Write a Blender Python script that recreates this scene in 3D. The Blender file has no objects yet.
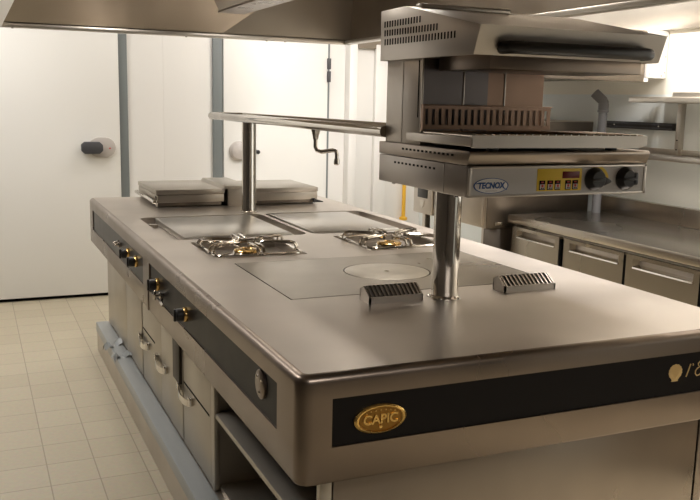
import bpy, bmesh, math, random
from mathutils import Vector, Matrix
random.seed(7)
PI = math.pi
SC = bpy.context.scene
COL = SC.collection

# ------------------------------------------------------------------ materials
def nodes_mat(name):
    m = bpy.data.materials.new(name); m.use_nodes = True
    nt = m.node_tree
    return m, nt, nt.nodes['Principled BSDF']

def plain(name, col, rough=.5, metal=0., spec=.5, coat=0.):
    m, nt, b = nodes_mat(name)
    b.inputs['Base Color'].default_value = (*col, 1)
    b.inputs['Roughness'].default_value = rough
    b.inputs['Metallic'].default_value = metal
    b.inputs['Specular IOR Level'].default_value = spec
    b.inputs['Coat Weight'].default_value = coat
    # faint unevenness so nothing is perfectly uniform
    tc = nt.nodes.new('ShaderNodeTexCoord'); nz = nt.nodes.new('ShaderNodeTexNoise')
    nz.inputs['Scale'].default_value = 9; nz.inputs['Detail'].default_value = 3
    mr = nt.nodes.new('ShaderNodeMapRange')
    mr.inputs['To Min'].default_value = max(0.02, rough - .04); mr.inputs['To Max'].default_value = min(1, rough + .04)
    nt.links.new(tc.outputs['Object'], nz.inputs['Vector'])
    nt.links.new(nz.outputs['Fac'], mr.inputs['Value'])
    nt.links.new(mr.outputs['Result'], b.inputs['Roughness'])
    return m

def steel(name, col, rough, var=.12, smudge=.12, scale=(6, 6, 6), bump=0.):
    m, nt, b = nodes_mat(name)
    N, L = nt.nodes, nt.links
    b.inputs['Metallic'].default_value = 1
    tc = N.new('ShaderNodeTexCoord'); mp = N.new('ShaderNodeMapping'); mp.inputs['Scale'].default_value = scale
    L.new(tc.outputs['Object'], mp.inputs['Vector'])
    n1 = N.new('ShaderNodeTexNoise'); n1.inputs['Scale'].default_value = 1; n1.inputs['Detail'].default_value = 2; n1.inputs['Roughness'].default_value = .5
    L.new(mp.outputs['Vector'], n1.inputs['Vector'])
    n2 = N.new('ShaderNodeTexNoise'); n2.inputs['Scale'].default_value = 2.2; n2.inputs['Detail'].default_value = 1
    L.new(mp.outputs['Vector'], n2.inputs['Vector'])
    mr = N.new('ShaderNodeMapRange'); mr.inputs['From Min'].default_value = .3; mr.inputs['From Max'].default_value = .7
    mr.inputs['To Min'].default_value = max(.03, rough - var); mr.inputs['To Max'].default_value = rough + var
    L.new(n1.outputs['Fac'], mr.inputs['Value']); L.new(mr.outputs['Result'], b.inputs['Roughness'])
    mx = N.new('ShaderNodeMix'); mx.data_type = 'RGBA'
    mx.inputs['A'].default_value = (*col, 1)
    mx.inputs['B'].default_value = (*[c * (1 - smudge * 2) for c in col], 1)
    L.new(n2.outputs['Fac'], mx.inputs['Factor']); L.new(mx.outputs['Result'], b.inputs['Base Color'])
    if bump:
        bp = N.new('ShaderNodeBump'); bp.inputs['Strength'].default_value = bump; bp.inputs['Distance'].default_value = .002
        L.new(n1.outputs['Fac'], bp.inputs['Height']); L.new(bp.outputs['Normal'], b.inputs['Normal'])
    return m

def emit(name, col, power):
    m, nt, b = nodes_mat(name)
    b.inputs['Base Color'].default_value = (*col, 1)
    b.inputs['Emission Color'].default_value = (*col, 1)
    b.inputs['Emission Strength'].default_value = power
    return m

M = {}
M['top'] = steel('worktop_steel', (.63, .57, .51), .37, .05, .10, (2.2, 2.2, 2.2))
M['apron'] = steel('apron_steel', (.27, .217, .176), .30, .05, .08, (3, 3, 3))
M['steel'] = steel('satin_steel', (.58, .53, .475), .36, .06, .06, (4, 4, 4))
M['door'] = steel('door_steel', (.56, .515, .445), .42, .05, .05, (3, 3, 3))
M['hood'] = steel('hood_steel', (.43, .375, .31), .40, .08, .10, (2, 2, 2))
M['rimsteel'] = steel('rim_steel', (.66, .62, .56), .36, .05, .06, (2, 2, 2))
M['chrome'] = steel('polished_steel', (.74, .70, .64), .10, .03, .04, (5, 5, 5))
M['plate'] = steel('griddle_plate_steel', (.60, .57, .53), .30, .02, .03, (5, 5, 5))
M['castiron'] = steel('solid_top_iron', (.37, .325, .265), .30, .03, .06, (5, 5, 5))
M['ring'] = steel('ring_iron', (.62, .57, .49), .36, .06, .10, (8, 8, 8))
M['counter'] = steel('counter_steel', (.52, .475, .41), .27, .008, .03, (1.5, 1.5, 1.5))
M['basesteel'] = steel('grill_base_steel', (.44, .40, .36), .34, .05, .06, (4, 4, 4))
M['lipsteel'] = steel('grill_lip_steel', (.38, .325, .275), .32, .05, .06, (4, 4, 4))
M['heat'] = steel('heat_darkened_steel', (.25, .225, .225), .36, .05, .1, (6, 6, 6))
M['heatcopper'] = steel('heat_coloured_steel', (.42, .285, .215), .36, .05, .14, (6, 3, 2))
M['darksteel'] = steel('dark_steel', (.20, .17, .14), .45, .06, .1, (4, 4, 4))
M['bracket'] = plain('brown_painted_steel', (.055, .044, .033), .5, .3)
M['film'] = plain('protective_film', (.335, .352, .352), .32)
M['glass'] = plain('black_control_glass', (.012, .010, .009), .36, 0, .09)
M['glass_far'] = plain('control_glass_painted_sheen', (.045, .041, .036), .36, 0, .25)  # same black glass, greyed to stand for the white wall's reflection
M['lid'] = steel('lid_steel', (.46, .42, .365), .36, .04, .06, (4, 4, 4))
M['black'] = plain('black_plastic', (.016, .014, .013), .42)
M['gap'] = plain('shadow_gap_black', (.006, .006, .006), .8, 0, .1)
M['brass'] = steel('brass', (.78, .52, .20), .22, .05, .1, (20, 20, 20))
M['gold'] = steel('gold_badge', (.80, .52, .17), .27, .05, .05, (20, 20, 20))
M['golddark'] = steel('gold_badge_ground', (.34, .18, .045), .36, .05, .1, (30, 30, 30))
M['goldprint'] = plain('gold_print', (.62, .43, .18), .45, .2)
M['white'] = plain('white_panel', (.83, .815, .785), .45)
M['door_white'] = plain('white_door', (.83, .82, .785), .42)
M['blue_white'] = plain('pale_blue_wall', (.78, .825, .82), .45)
M['cream'] = plain('cream_wall', (.85, .82, .72), .5)
M['greystrip'] = plain('grey_strip', (.185, .205, .207), .5)
M['dgrey'] = plain('dark_grey_plastic', (.055, .055, .06), .45)
M['grey'] = plain('grey_panel', (.52, .50, .49), .5, 0)
M['lgrey'] = plain('light_grey_plastic', (.50, .46, .43), .4)
M['pvc'] = plain('grey_pvc', (.17, .17, .175), .4)
M['yellow'] = plain('yellow_label', (.80, .56, .05), .45)
M['yellowpaint'] = plain('yellow_gas_paint', (.82, .47, .04), .45)
M['red'] = plain('red_display', (.14, .012, .012), .25)
M['redprint'] = plain('red_print', (.55, .06, .05), .5)
M['keywhite'] = plain('white_key', (.62, .58, .55), .5)
M['logo_white'] = plain('logo_white', (.80, .78, .78), .45)
M['logo_blue'] = plain('logo_blue', (.02, .09, .30), .45)
M['ceil'] = plain('ceiling_paint', (.80, .78, .73), .7)
M['roomwall'] = plain('room_wall_paint', (.055, .045, .036), .6)
M['lamp'] = emit('lamp_diffuser', (1, .96, .90), 4)

def tile_mat():
    m, nt, b = nodes_mat('floor_tiles'); N, L = nt.nodes, nt.links
    tc = N.new('ShaderNodeTexCoord'); mp = N.new('ShaderNodeMapping')
    mp.inputs['Location'].default_value = (.385, .012, 0)
    L.new(tc.outputs['Object'], mp.inputs['Vector'])
    br = N.new('ShaderNodeTexBrick'); br.offset = 0; br.squash = 1
    br.inputs['Scale'].default_value = 1; br.inputs['Brick Width'].default_value = .1835
    br.inputs['Row Height'].default_value = .207; br.inputs['Mortar Size'].default_value = .0028
    br.inputs['Mortar Smooth'].default_value = .3; br.inputs['Bias'].default_value = 0
    br.inputs['Color1'].default_value = (.56, .49, .355, 1); br.inputs['Color2'].default_value = (.52, .45, .32, 1)
    br.inputs['Mortar'].default_value = (.36, .30, .215, 1)
    L.new(mp.outputs['Vector'], br.inputs['Vector'])
    nz = N.new('ShaderNodeTexNoise'); nz.inputs['Scale'].default_value = 60; nz.inputs['Detail'].default_value = 4
    L.new(tc.outputs['Object'], nz.inputs['Vector'])
    mx = N.new('ShaderNodeMix'); mx.data_type = 'RGBA'; mx.blend_type = 'MULTIPLY'; mx.inputs['Factor'].default_value = .25
    L.new(br.outputs['Color'], mx.inputs['A']); L.new(nz.outputs['Color'], mx.inputs['B'])
    hs = N.new('ShaderNodeHueSaturation'); hs.inputs['Saturation'].default_value = .95
    L.new(mx.outputs['Result'], hs.inputs['Color']); L.new(hs.outputs['Color'], b.inputs['Base Color'])
    b.inputs['Roughness'].default_value = .42
    bp = N.new('ShaderNodeBump'); bp.inputs['Strength'].default_value = .3; bp.inputs['Distance'].default_value = .002; bp.invert = True
    L.new(br.outputs['Fac'], bp.inputs['Height']); L.new(bp.outputs['Normal'], b.inputs['Normal'])
    return m
M['tiles'] = tile_mat()

# ------------------------------------------------------------------ mesh builder
class MB:
    def __init__(s): s.bm = bmesh.new(); s.mi = 0
    def mat(s, i): s.mi = i; return s
    def _tag(s, faces, smooth=False):
        for f in faces: f.material_index = s.mi; f.smooth = smooth
    def faces(s, pts, polys, smooth=False):
        v = [s.bm.verts.new(p) for p in pts]; out = []
        for q in polys:
            try: out.append(s.bm.faces.new([v[i] for i in q]))
            except ValueError: pass
        s._tag(out, smooth); return out
    def box(s, a, b, bev=0, seg=2):
        (x0, y0, z0), (x1, y1, z1) = a, b
        t = bmesh.new()
        r = bmesh.ops.create_cube(t, size=1)
        for v in t.verts: v.co = Vector(((x0 + x1) / 2 + v.co.x * (x1 - x0), (y0 + y1) / 2 + v.co.y * (y1 - y0), (z0 + z1) / 2 + v.co.z * (z1 - z0)))
        if bev: bmesh.ops.bevel(t, geom=t.edges[:], offset=bev, segments=seg, profile=.5, affect='EDGES')
        s._merge(t, smooth=bool(bev)); return s
    def _merge(s, t, smooth=False):
        m = {}
        for v in t.verts: m[v] = s.bm.verts.new(v.co)
        out = []
        for f in t.faces:
            try: out.append(s.bm.faces.new([m[v] for v in f.verts]))
            except ValueError: pass
        s._tag(out, smooth); t.free()
    def prism(s, poly, axis, a, b, bev=0, seg=2):
        """poly: 2D outline; axis: the axis it is extruded along (0,1,2) from a to b"""
        t = bmesh.new()
        def P(p, d):
            q = [0, 0, 0]; o = [i for i in range(3) if i != axis]; q[o[0]], q[o[1]] = p; q[axis] = d; return q
        va = [t.verts.new(P(p, a)) for p in poly]; vb = [t.verts.new(P(p, b)) for p in poly]
        t.faces.new(va); t.faces.new(vb[::-1]); n = len(poly)
        for i in range(n): t.faces.new((va[i], vb[i], vb[(i + 1) % n], va[(i + 1) % n]))
        bmesh.ops.recalc_face_normals(t, faces=t.faces[:])
        if bev: bmesh.ops.bevel(t, geom=t.edges[:], offset=bev, segments=seg, profile=.5, affect='EDGES')
        s._merge(t, smooth=bool(bev)); return s
    def cyl(s, p, q, r, r2=None, n=24, caps=True):
        p, q = Vector(p), Vector(q); r2 = r if r2 is None else r2
        d = (q - p).normalized(); u = d.orthogonal().normalized(); w = d.cross(u)
        A = [s.bm.verts.new(p + r * (math.cos(t) * u + math.sin(t) * w)) for t in [2 * PI * i / n for i in range(n)]]
        B = [s.bm.verts.new(q + r2 * (math.cos(t) * u + math.sin(t) * w)) for t in [2 * PI * i / n for i in range(n)]]
        s._tag([s.bm.faces.new((A[i], A[(i + 1) % n], B[(i + 1) % n], B[i])) for i in range(n)], True)
        if caps:
            s._tag([s.bm.faces.new(A[::-1]), s.bm.faces.new(B)])
        return s
    def lathe(s, c, d, prof, n=32, sx=1, up=None):
        """prof: (radius, height) along direction d from c"""
        c, d = Vector(c), Vector(d).normalized(); u = Vector(up) if up else d.orthogonal().normalized(); w = d.cross(u)
        rings = []
        for r, h in prof:
            if r < 1e-6: rings.append([s.bm.verts.new(c + d * h)])
            else: rings.append([s.bm.verts.new(c + d * h + r * (sx * math.cos(t) * u + math.sin(t) * w)) for t in [2 * PI * i / n for i in range(n)]])
        out = []
        for a, b in zip(rings, rings[1:]):
            for i in range(n):
                j = (i + 1) % n
                vs = [a[0], b[j], b[i]] if len(a) == 1 else [a[i], a[j], b[0]] if len(b) == 1 else [a[i], a[j], b[j], b[i]]
                try: out.append(s.bm.faces.new(vs))
                except ValueError: pass
        s._tag(out, True); return s
    def tube(s, pts, r, n=10, closed=False, flat=1.):
        pts = [Vector(p) for p in pts]; k = len(pts); rings = []
        prev = None
        for i, p in enumerate(pts):
            a = pts[(i - 1) % k] if (closed or i) else p; b = pts[(i + 1) % k] if (closed or i < k - 1) else p
            d = (b - a).normalized()
            if prev is None: u = d.orthogonal().normalized()
            else: u = (prev - d * prev.dot(d)).normalized()
            prev = u; w = d.cross(u)
            rings.append([s.bm.verts.new(p + r * (math.cos(t) * u + flat * math.sin(t) * w)) for t in [2 * PI * j / n for j in range(n)]])
        out = []
        for i in range(k if closed else k - 1):
            A, B = rings[i], rings[(i + 1) % k]
            for j in range(n): out.append(s.bm.faces.new((A[j], A[(j + 1) % n], B[(j + 1) % n], B[j])))
        if not closed: out += [s.bm.faces.new(rings[0][::-1]), s.bm.faces.new(rings[-1])]
        s._tag(out, True); return s
    def build(s, name, mats, parent=None, origin=None):
        bmesh.ops.recalc_face_normals(s.bm, faces=s.bm.faces[:])
        root = ROOT.get(parent.name, Vector((0, 0, 0))) if parent else Vector(origin or (0, 0, 0))
        for v in s.bm.verts: v.co -= root
        me = bpy.data.meshes.new(name); s.bm.to_mesh(me); s.bm.free()
        for m in (mats if isinstance(mats, (list, tuple)) else [mats]): me.materials.append(m)
        if hasattr(me, 'use_auto_smooth'): pass
        o = bpy.data.objects.new(name, me); COL.objects.link(o)
        if parent: o.parent = parent; ROOT[o.name] = root
        else: o.location = root; ROOT[o.name] = root
        sharp(me)
        return o

def sharp(me, ang=math.radians(35)):
    bm = bmesh.new(); bm.from_mesh(me)
    for e in bm.edges:
        if len(e.link_faces) == 2 and e.calc_face_angle(0) > ang: e.smooth = False
    bm.to_mesh(me); bm.free()

ROOT = {}
def empty(name, loc):
    o = bpy.data.objects.new(name, None); COL.objects.link(o); o.location = loc; o.empty_display_size = .1
    ROOT[o.name] = Vector(loc); return o
def tag(o, label, cat, group=None):
    o['label'] = label; o['category'] = cat
    if group: o['group'] = group
    return o
def struct(o, label=None):
    o['kind'] = 'structure'
    if label: o['label'] = label
    return o
def B(a, b, bev=0, seg=2): return MB().box(a, b, bev, seg)

def text_mesh(txt, size, shear=0., bold=0., extrude=.0004, spacing=1.):
    cu = bpy.data.curves.new('lettering', 'FONT'); cu.body = txt; cu.size = size; cu.shear = shear
    cu.offset = bold; cu.extrude = extrude; cu.align_x = 'CENTER'; cu.align_y = 'CENTER'; cu.space_character = spacing
    ob = bpy.data.objects.new('lettering', cu); COL.objects.link(ob)
    dg = bpy.context.evaluated_depsgraph_get(); dg.update()
    me = bpy.data.meshes.new_from_object(ob.evaluated_get(dg))
    vs = [v.co.copy() for v in me.vertices]; ps = [tuple(p.vertices) for p in me.polygons]
    bpy.data.objects.remove(ob); bpy.data.curves.remove(cu); bpy.data.meshes.remove(me)
    return vs, ps
def add_text(mb, txt, size, org, ax, ay, width=None, **k):
    """lettering in the plane spanned by ax (reading direction) and ay"""
    vs, ps = text_mesh(txt, size, **k)
    org, ax, ay = Vector(org), Vector(ax), Vector(ay); az = ax.cross(ay)
    x0, x1 = min(v.x for v in vs), max(v.x for v in vs); y0, y1 = min(v.y for v in vs), max(v.y for v in vs)
    f = width / (x1 - x0) if width else 1
    mb.faces([org + ax * ((v.x - (x0 + x1) / 2) * f) + ay * (v.y - (y0 + y1) / 2) + az * v.z for v in vs], ps)
    return mb

# ------------------------------------------------------------------ camera
f_px = 853.35; yaw, pit, rol = map(math.radians, (24.0045, -9.8576, 1.2705))
CAM = Vector((-.60276, -1.59996, 1.47048))
fw = Vector((math.sin(yaw) * math.cos(pit), math.cos(yaw) * math.cos(pit), math.sin(pit)))
rt = Vector((math.cos(yaw), -math.sin(yaw), 0)); up = rt.cross(fw)
rt, up = math.cos(rol) * rt + math.sin(rol) * up, -math.sin(rol) * rt + math.cos(rol) * up
cd = bpy.data.cameras.new('camera'); cd.sensor_width = 36; cd.lens = f_px / 700 * 36; cd.clip_start = .02
cam = bpy.data.objects.new('camera', cd); COL.objects.link(cam)
mw = Matrix((rt, up, -fw)).transposed().to_4x4(); mw.translation = CAM; cam.matrix_world = mw
SC.camera = cam

# ------------------------------------------------------------------ room shell
XL, XR, YB, YF, ZC = -2.2, 2.92, 4.86, -3.2, 2.62
struct(B((XL, YF, -.06), (XR, YB, 0)).build('floor', M['tiles']), 'cream square floor tiles with thin grout lines')
struct(B((XL, YF, ZC), (XR, YB, ZC + .06)).build('ceiling', M['ceil']))
struct(B((XL - .08, YF, 0), (XL, YB, ZC)).build('wall_left', M['roomwall']))
struct(B((XL, YF - .08, 0), (XR, YF, ZC)).build('wall_front', M['roomwall']))
wb = MB(); wb.box((XL, YB, 0), (XR, YB + .08, ZC))
struct(wb.build('wall_back', M['white']), 'white panelled cold room wall behind the cooking island')
for i, x in enumerate((.732,)):
    struct(B((x - .004, YB - .003, 0), (x + .004, YB, ZC)).build('trim_%d' % (i + 1), M['white']), 'thin white joint line between wall panels')
struct(B((XR, YF, 0), (XR + .08, YB, 1.547)).build('wall_right', M['blue_white']), 'pale blue wall cladding behind the counter')
struct(B((XR, YF, 1.547), (XR + .08, YB, ZC)).build('wall_right_upper', M['cream']), 'cream wall above the pale cladding')
# steel band high on the right wall, and along the far corner
struct(B((XR - .03, YF, 1.892), (XR, YB, 2.3), .003).build('trim_2', M['rimsteel']), 'steel band high along the right wall')
struct(B((2.29, YB - .04, 1.895), (XR - .03, YB, 2.3), .003).build('trim_3', M['hood']), 'steel band high on the far wall')
# grey strips
struct(B((.402, YB - .022, 0), (.464, YB, ZC), .003).build('trim_4', M['greystrip']), 'grey vertical door jamb strip at the wide white door')
struct(B((1.098, YB - .03, 0), (1.172, YB, ZC), .003).build('trim_5', M['greystrip']), 'grey vertical door jamb strip left of the far door')
struct(B((2.03, YB - .015, 0), (2.056, YB, ZC), .003).build('trim_6', M['greystrip']), 'narrow grey strip at hinge side of the far door')
struct(B((2.195, YB - .10, 0), (2.262, YB, 1.93), .006).build('trim_7', M['white']), 'white corner post on the far wall')
struct(B((2.45, YB - .05, 0), (2.56, YB, 1.93), .006).build('trim_8', M['white']), 'white wall return beside the corner post')
struct(B((XL, YB - .012, 0), (.37, YB, .022)).build('baseboard_back', M['gap']), 'black rubber seal under the wide white door')
d1 = struct(B((-1.2, YB - .045, .026), (.399, YB - .004, 2.4), .004).build('door_1', M['door_white']), 'wide white cold room door with a grey and black latch')
d2 = struct(B((1.176, YB - .045, .026), (2.028, YB - .004, 2.4), .004).build('door_2', M['door_white']), 'white cold room door with a round grey lock behind the shelf post')
y = YB - .045
hb = MB(); pl = []
def capsule(cx, cz, hw, hh, n=10):
    r = min(hh, hw)
    return [(cx + (hw - r) * s_ + r * math.cos(t), cz + r * math.sin(t)) for s_, a in ((1, -PI / 2), (-1, PI / 2)) for t in [a + PI * i / n for i in range(n + 1)]]
hb.prism(capsule(.268, 1.106, .095, .072), 1, y - .03, y + .001, .006)
hp = hb.build('door_handle', M['lgrey'], d1)
hb = MB(); hb.prism([(.118, 1.108), (.118, 1.085), (.140, 1.062), (.245, 1.062), (.268, 1.085), (.268, 1.125), (.245, 1.148), (.140, 1.148), (.118, 1.128)], 1, y - .075, y - .028, .006)
o = hb.build('lever', M['dgrey'], hp); o['label'] = 'black latch lever'
hb = MB(); hb.cyl((.320, y - .036, 1.10), (.320, y - .028, 1.10), .006, n=12); hb.build('screw', M['redprint'], hp)
k = MB(); k.lathe((1.29, y, 1.077), (0, -1, 0), [(.075, 0), (.075, .02), (.06, .045), (.03, .055), (0, .057)])
k2 = k.build('lock', M['lgrey'], d2)
MB().lathe((1.34, y - .03, 1.075), (0, -1, 0), [(.014, 0), (.012, .05), (0, .052)], n=16).build('lock_button', M['chrome'], k2)
MB().lathe((1.435, y, 1.07), (0, -1, 0), [(.016, 0), (.016, .05), (0, .055)], n=16).build('stop_knob', M['black'], d2)
for z in (1.62, 1.72):
    B((2.018, y - .03, z), (2.043, y + .001, z + .085), .004).build('hinge', M['dgrey'], d2)

# ------------------------------------------------------------------ cooking island
isl = empty('cooking_island', (.6725, 1.715, 0))
tag(isl, 'long stainless steel cooking island with black control panels and gold badge', 'cooking island')
W, L, ZT = 1.345, 3.43, .90
def rrect(x0, y0, x1, y1, r, n=6):
    out = []
    for cx, cy, a in ((x0 + r, y0 + r, PI), (x1 - r, y0 + r, 1.5 * PI), (x1 - r, y1 - r, 0), (x0 + r, y1 - r, PI / 2)):
        out += [(cx + r * math.cos(a + PI / 2 * i / n), cy + r * math.sin(a + PI / 2 * i / n)) for i in range(n + 1)]
    return out
# the holes in the worktop
PLATE = (.226, .676, 1.140, 1.262)
BURN = [(.183, 1.365, .545, 1.745), (.800, 1.365, 1.162, 1.745)]
REC = [(.118, 1.815, .722, 2.518), (.742, 1.815, 1.272, 2.518)]
RECR = .05
wt = MB(); bm = wt.bm
fr = .020            # edge fillet
loops = [rrect(fr, fr, W - fr, L - fr, .012)]
top_edges = []
def loop_edges(pts, z):
    vs = [bm.verts.new((x, y_, z)) for x, y_ in pts]
    return vs, [bm.edges.new((vs[i], vs[(i + 1) % len(vs)])) for i in range(len(vs))]
# windows are cut in the skirt; perimeter stations with breaks at window ends
WZ0, WZ1, ZB = .735, .845, .653
FWX = (.077, 1.268); LWY = ((.14, 1.648), (1.772, 3.283))
def perimeter(inset, r):
    x0, y0, x1, y1 = inset, inset, W - inset, L - inset
    n = 6; out = []
    def arc(cx, cy, a): return [(cx + r * math.cos(a + PI / 2 * i / n), cy + r * math.sin(a + PI / 2 * i / n)) for i in range(n + 1)]
    out += arc(x0 + r, y0 + r, PI)
    out += [(FWX[0], y0), (FWX[1], y0)]
    out += arc(x1 - r, y0 + r, 1.5 * PI)
    out += arc(x1 - r, y1 - r, 0)
    out += arc(x0 + r, y1 - r, PI / 2)
    out += [(x0, LWY[1][1]), (x0, LWY[1][0]), (x0, LWY[0][1]), (x0, LWY[0][0])]
    return out
R0 = .034
rows = [(fr * (1 - math.cos(t)) * 0 + fr * (1 - math.sin(t)), ZT - fr * (1 - math.cos(t))) for t in [PI / 2 * i / 5 for i in range(6)]]
rows = [(ins, z) for ins, z in rows] + [(0, WZ1), (0, WZ0), (0, ZB + .006), (.004, ZB), (.03, ZB)]
rings = []
for ins, z in rows:
    rings.append([bm.verts.new((x, y_, z)) for x, y_ in perimeter(ins, max(R0 - ins, .006))])
npt = len(rings[0]); side_f = []
def is_win(i):
    a, b = rings[5][i].co, rings[5][(i + 1) % npt].co
    if abs(a.y) < 1e-4 and abs(b.y) < 1e-4 and abs(a.x - FWX[0]) < 1e-4 and abs(b.x - FWX[1]) < 1e-4: return True
    for w0, w1 in LWY:
        if abs(a.x) < 1e-4 and abs(b.x) < 1e-4 and abs(a.y - w1) < 1e-4 and abs(b.y - w0) < 1e-4: return True
    return False
for k_ in range(len(rings) - 1):
    for i in range(npt):
        if abs(rows[k_][1] - WZ1) < 1e-6 and abs(rows[k_ + 1][1] - WZ0) < 1e-6 and is_win(i): continue
        j = (i + 1) % npt
        side_f.append(bm.faces.new((rings[k_][i], rings[k_][j], rings[k_ + 1][j], rings[k_ + 1][i])))
for f in side_f: f.smooth = True; f.material_index = 1
es = [bm.edges.get((rings[0][i], rings[0][(i + 1) % npt])) for i in range(npt)]
hole_loops = []
for r_ in BURN: hole_loops.append((rrect(*r_, .012), .035, 1))
for r_ in REC: hole_loops.append((rrect(*r_, RECR), .030, 1))
hole_loops.append((rrect(*PLATE, .004), .008, 2))
for pts, dep, mi in hole_loops:
    vs, e = loop_edges(pts, ZT); es += e
    lo = [bm.verts.new((x, y_, ZT - dep)) for x, y_ in pts]
    for i in range(len(vs)):
        j = (i + 1) % len(vs); f = bm.faces.new((vs[i], vs[j], lo[j], lo[i])); f.material_index = 0 if mi == 1 else 2
    f = bm.faces.new(lo); f.material_index = 0 if mi == 1 else 2
g = bmesh.ops.triangle_fill(bm, edges=es, use_beauty=True)
# window reveals
def reveal(p):
    wt.mat(1).faces(p, [(0, 1, 5, 4), (1, 2, 6, 5), (2, 3, 7, 6), (3, 0, 4, 7)])
D = .005
x0, x1 = FWX; reveal([(x0, 0, WZ0), (x1, 0, WZ0), (x1, 0, WZ1), (x0, 0, WZ1), (x0, D, WZ0), (x1, D, WZ0), (x1, D, WZ1), (x0, D, WZ1)])
for y0, y1 in LWY: reveal([(0, y0, WZ0), (0, y1, WZ0), (0, y1, WZ1), (0, y0, WZ1), (D, y0, WZ0), (D, y1, WZ0), (D, y1, WZ1), (D, y0, WZ1)])
worktop = wt.build('worktop', [M['top'], M['apron'], M['gap']], isl)
# seams on the skirt of the far module (thin steel cover strips)
B((-.003, 1.66, .655), (.004, 1.685, .735), .001).build('cover_strip', M['apron'], isl)
pn = B((FWX[0] - .01, D, WZ0 - .01), (FWX[1] + .01, D + .01, WZ1 + .01)).build('front_control_panel', M['glass'], isl)
pn['label'] = 'black glass strip with gold badge and script'
p_near = B((D, LWY[0][0] - .01, WZ0 - .01), (D + .01, LWY[0][1] + .01, WZ1 + .01)).build('control_panel', M['glass'], isl)
p_far = B((D, LWY[1][0] - .01, WZ0 - .01), (D + .01, LWY[1][1] + .01, WZ1 + .01)).build('control_panel', M['glass_far'], isl); p_far['label'] = 'black control panel at the far end, wall reflection painted grey'
# gold badge
bd = MB()
bd.lathe((.192, D, .786), (0, -1, 0), [(.0335, 0), (.0335, .006), (.031, .0095), (.0285, .009), (.0270, .0055)], n=48, sx=1.9, up=(1, 0, 0))
bd.mat(1).lathe((.192, D, .786), (0, -1, 0), [(.0270, .0055), (0, .0055)], n=48, sx=1.9, up=(1, 0, 0))
badge = bd.build('badge', [M['gold'], M['golddark']], pn); badge['label'] = 'gold oval badge with raised letters'
t = MB(); add_text(t, 'CAPIC', .030, (.192, D - .0068, .7865), (1, 0, 0), (0, 0, 1), width=.084, bold=.0007, extrude=.0014)
for i in range(7):
    a = PI / 2 + (i - 3) * .22; t.lathe((.192 + .040 * math.cos(a) * 1.4, D - .0055, .784 + .0225 * math.sin(a)), (0, -1, 0), [(.0022, 0), (.0018, .0015), (0, .002)], n=8)
t.lathe((.192, D - .0055, .768), (0, -1, 0), [(.005, 0), (.004, .002), (0, .0025)], n=10)
t.build('lettering', M['gold'], badge)
# gold shell emblem and script
sh = MB(); pts = []
for i in range(25):
    a = -PI * .32 + PI * 1.64 * i / 24; rr = .0225 * (1 + .03 * math.cos(i * PI))
    pts.append((1.046 + rr * math.cos(a), .796 + rr * .93 * math.sin(a)))
pts += [(1.036, .775), (1.034, .771), (1.056, .771), (1.056, .776)]
sh.prism(pts, 1, D - .0016, D + .001)
for i in range(9):
    a = PI * (.12 + .76 * i / 8)
    sh.tube([(1.046, D - .0014, .777), (1.046 + .0205 * math.cos(a), D - .0022, .7965 + .0205 * math.sin(a))], .0007, n=5)
sh.build('shell_emblem', M['goldprint'], pn)
t = MB()
def script(pts, r=.0016): t.tube([(1.0 + p[0], D - .0008, .78 + p[1]) for p in pts], r, n=6)
script([(.084, -.001), (.088, .009), (.094, .026), (.097, .033)], .0019)
script([(.1045, .033), (.1065, .030), (.1050, .027)], .0014)
script([(.141, .030), (.136, .036), (.128, .036), (.123, .031), (.125, .025), (.131, .022), (.122, .019), (.116, .012), (.116, .004), (.122, -.002), (.131, .0), (.138, .007)])
t.build('script_lettering', M['goldprint'], pn)
# control knobs: black knob with brass bezel, projecting from the left panels
def knob(parent, yk, zk, r=.024):
    kb = MB(); kb.lathe((D, yk, zk), (-1, 0, 0), [(r * 1.0, 0), (r * 1.0, .008), (r * .92, .011), (r * .6, .011)], n=28)
    bz = kb.build('knob_bezel', M['brass'], parent); bz['label'] = 'brass ring behind a black knob'
    kb = MB(); kb.lathe((D, yk, zk), (-1, 0, 0), [(r * .80, .010), (r * .92, .014), (r * .86, .032), (r * .7, .036), (0, .036)], n=24)
    kb.box((D - .042, yk - r * .25, zk - r * .85), (D - .034, yk + r * .25, zk + r * .85), .003)
    kb.build('knob', M['black'], parent)
knob(p_far, 2.13, .799); knob(p_far, 1.935, .799); knob(p_near, 1.49, .793); knob(p_near, 1.045, .786)
for pan, yk, zk in ((p_near, 1.40, .772), (p_far, 2.33, .806), (p_far, 2.38, .806)):
    kb = MB(); kb.lathe((D, yk, zk), (-1, 0, 0), [(.012, 0), (.012, .014), (.007, .018), (.007, .03), (0, .031)], n=16)
    if pan is p_near:
        kb.box((D - .036, yk - .004, zk - .016), (D - .028, yk + .004, zk + .018), .002)
        kb.tube([(D - .01, yk - .015, zk - .012), (D - .02, yk - .05, zk - .016), (D - .02, yk - .085, zk - .018)], .0055, n=8)
    kb.build('switch', M['chrome'], pan)
gd = MB(); gd.lathe((D, .263, .803), (-1, 0, 0), [(.036, 0), (.036, .005), (.033, .007), (0, .007)], n=32)
for yy, zz in ((.245, .818), (.281, .818), (.263, .782)): gd.mat(1).lathe((D - .007, yy, zz), (-1, 0, 0), [(.004, 0), (.003, .002), (0, .0025)], n=8)
gd.build('cover_disc', [M['apron'], M['chrome']], p_near)

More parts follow.
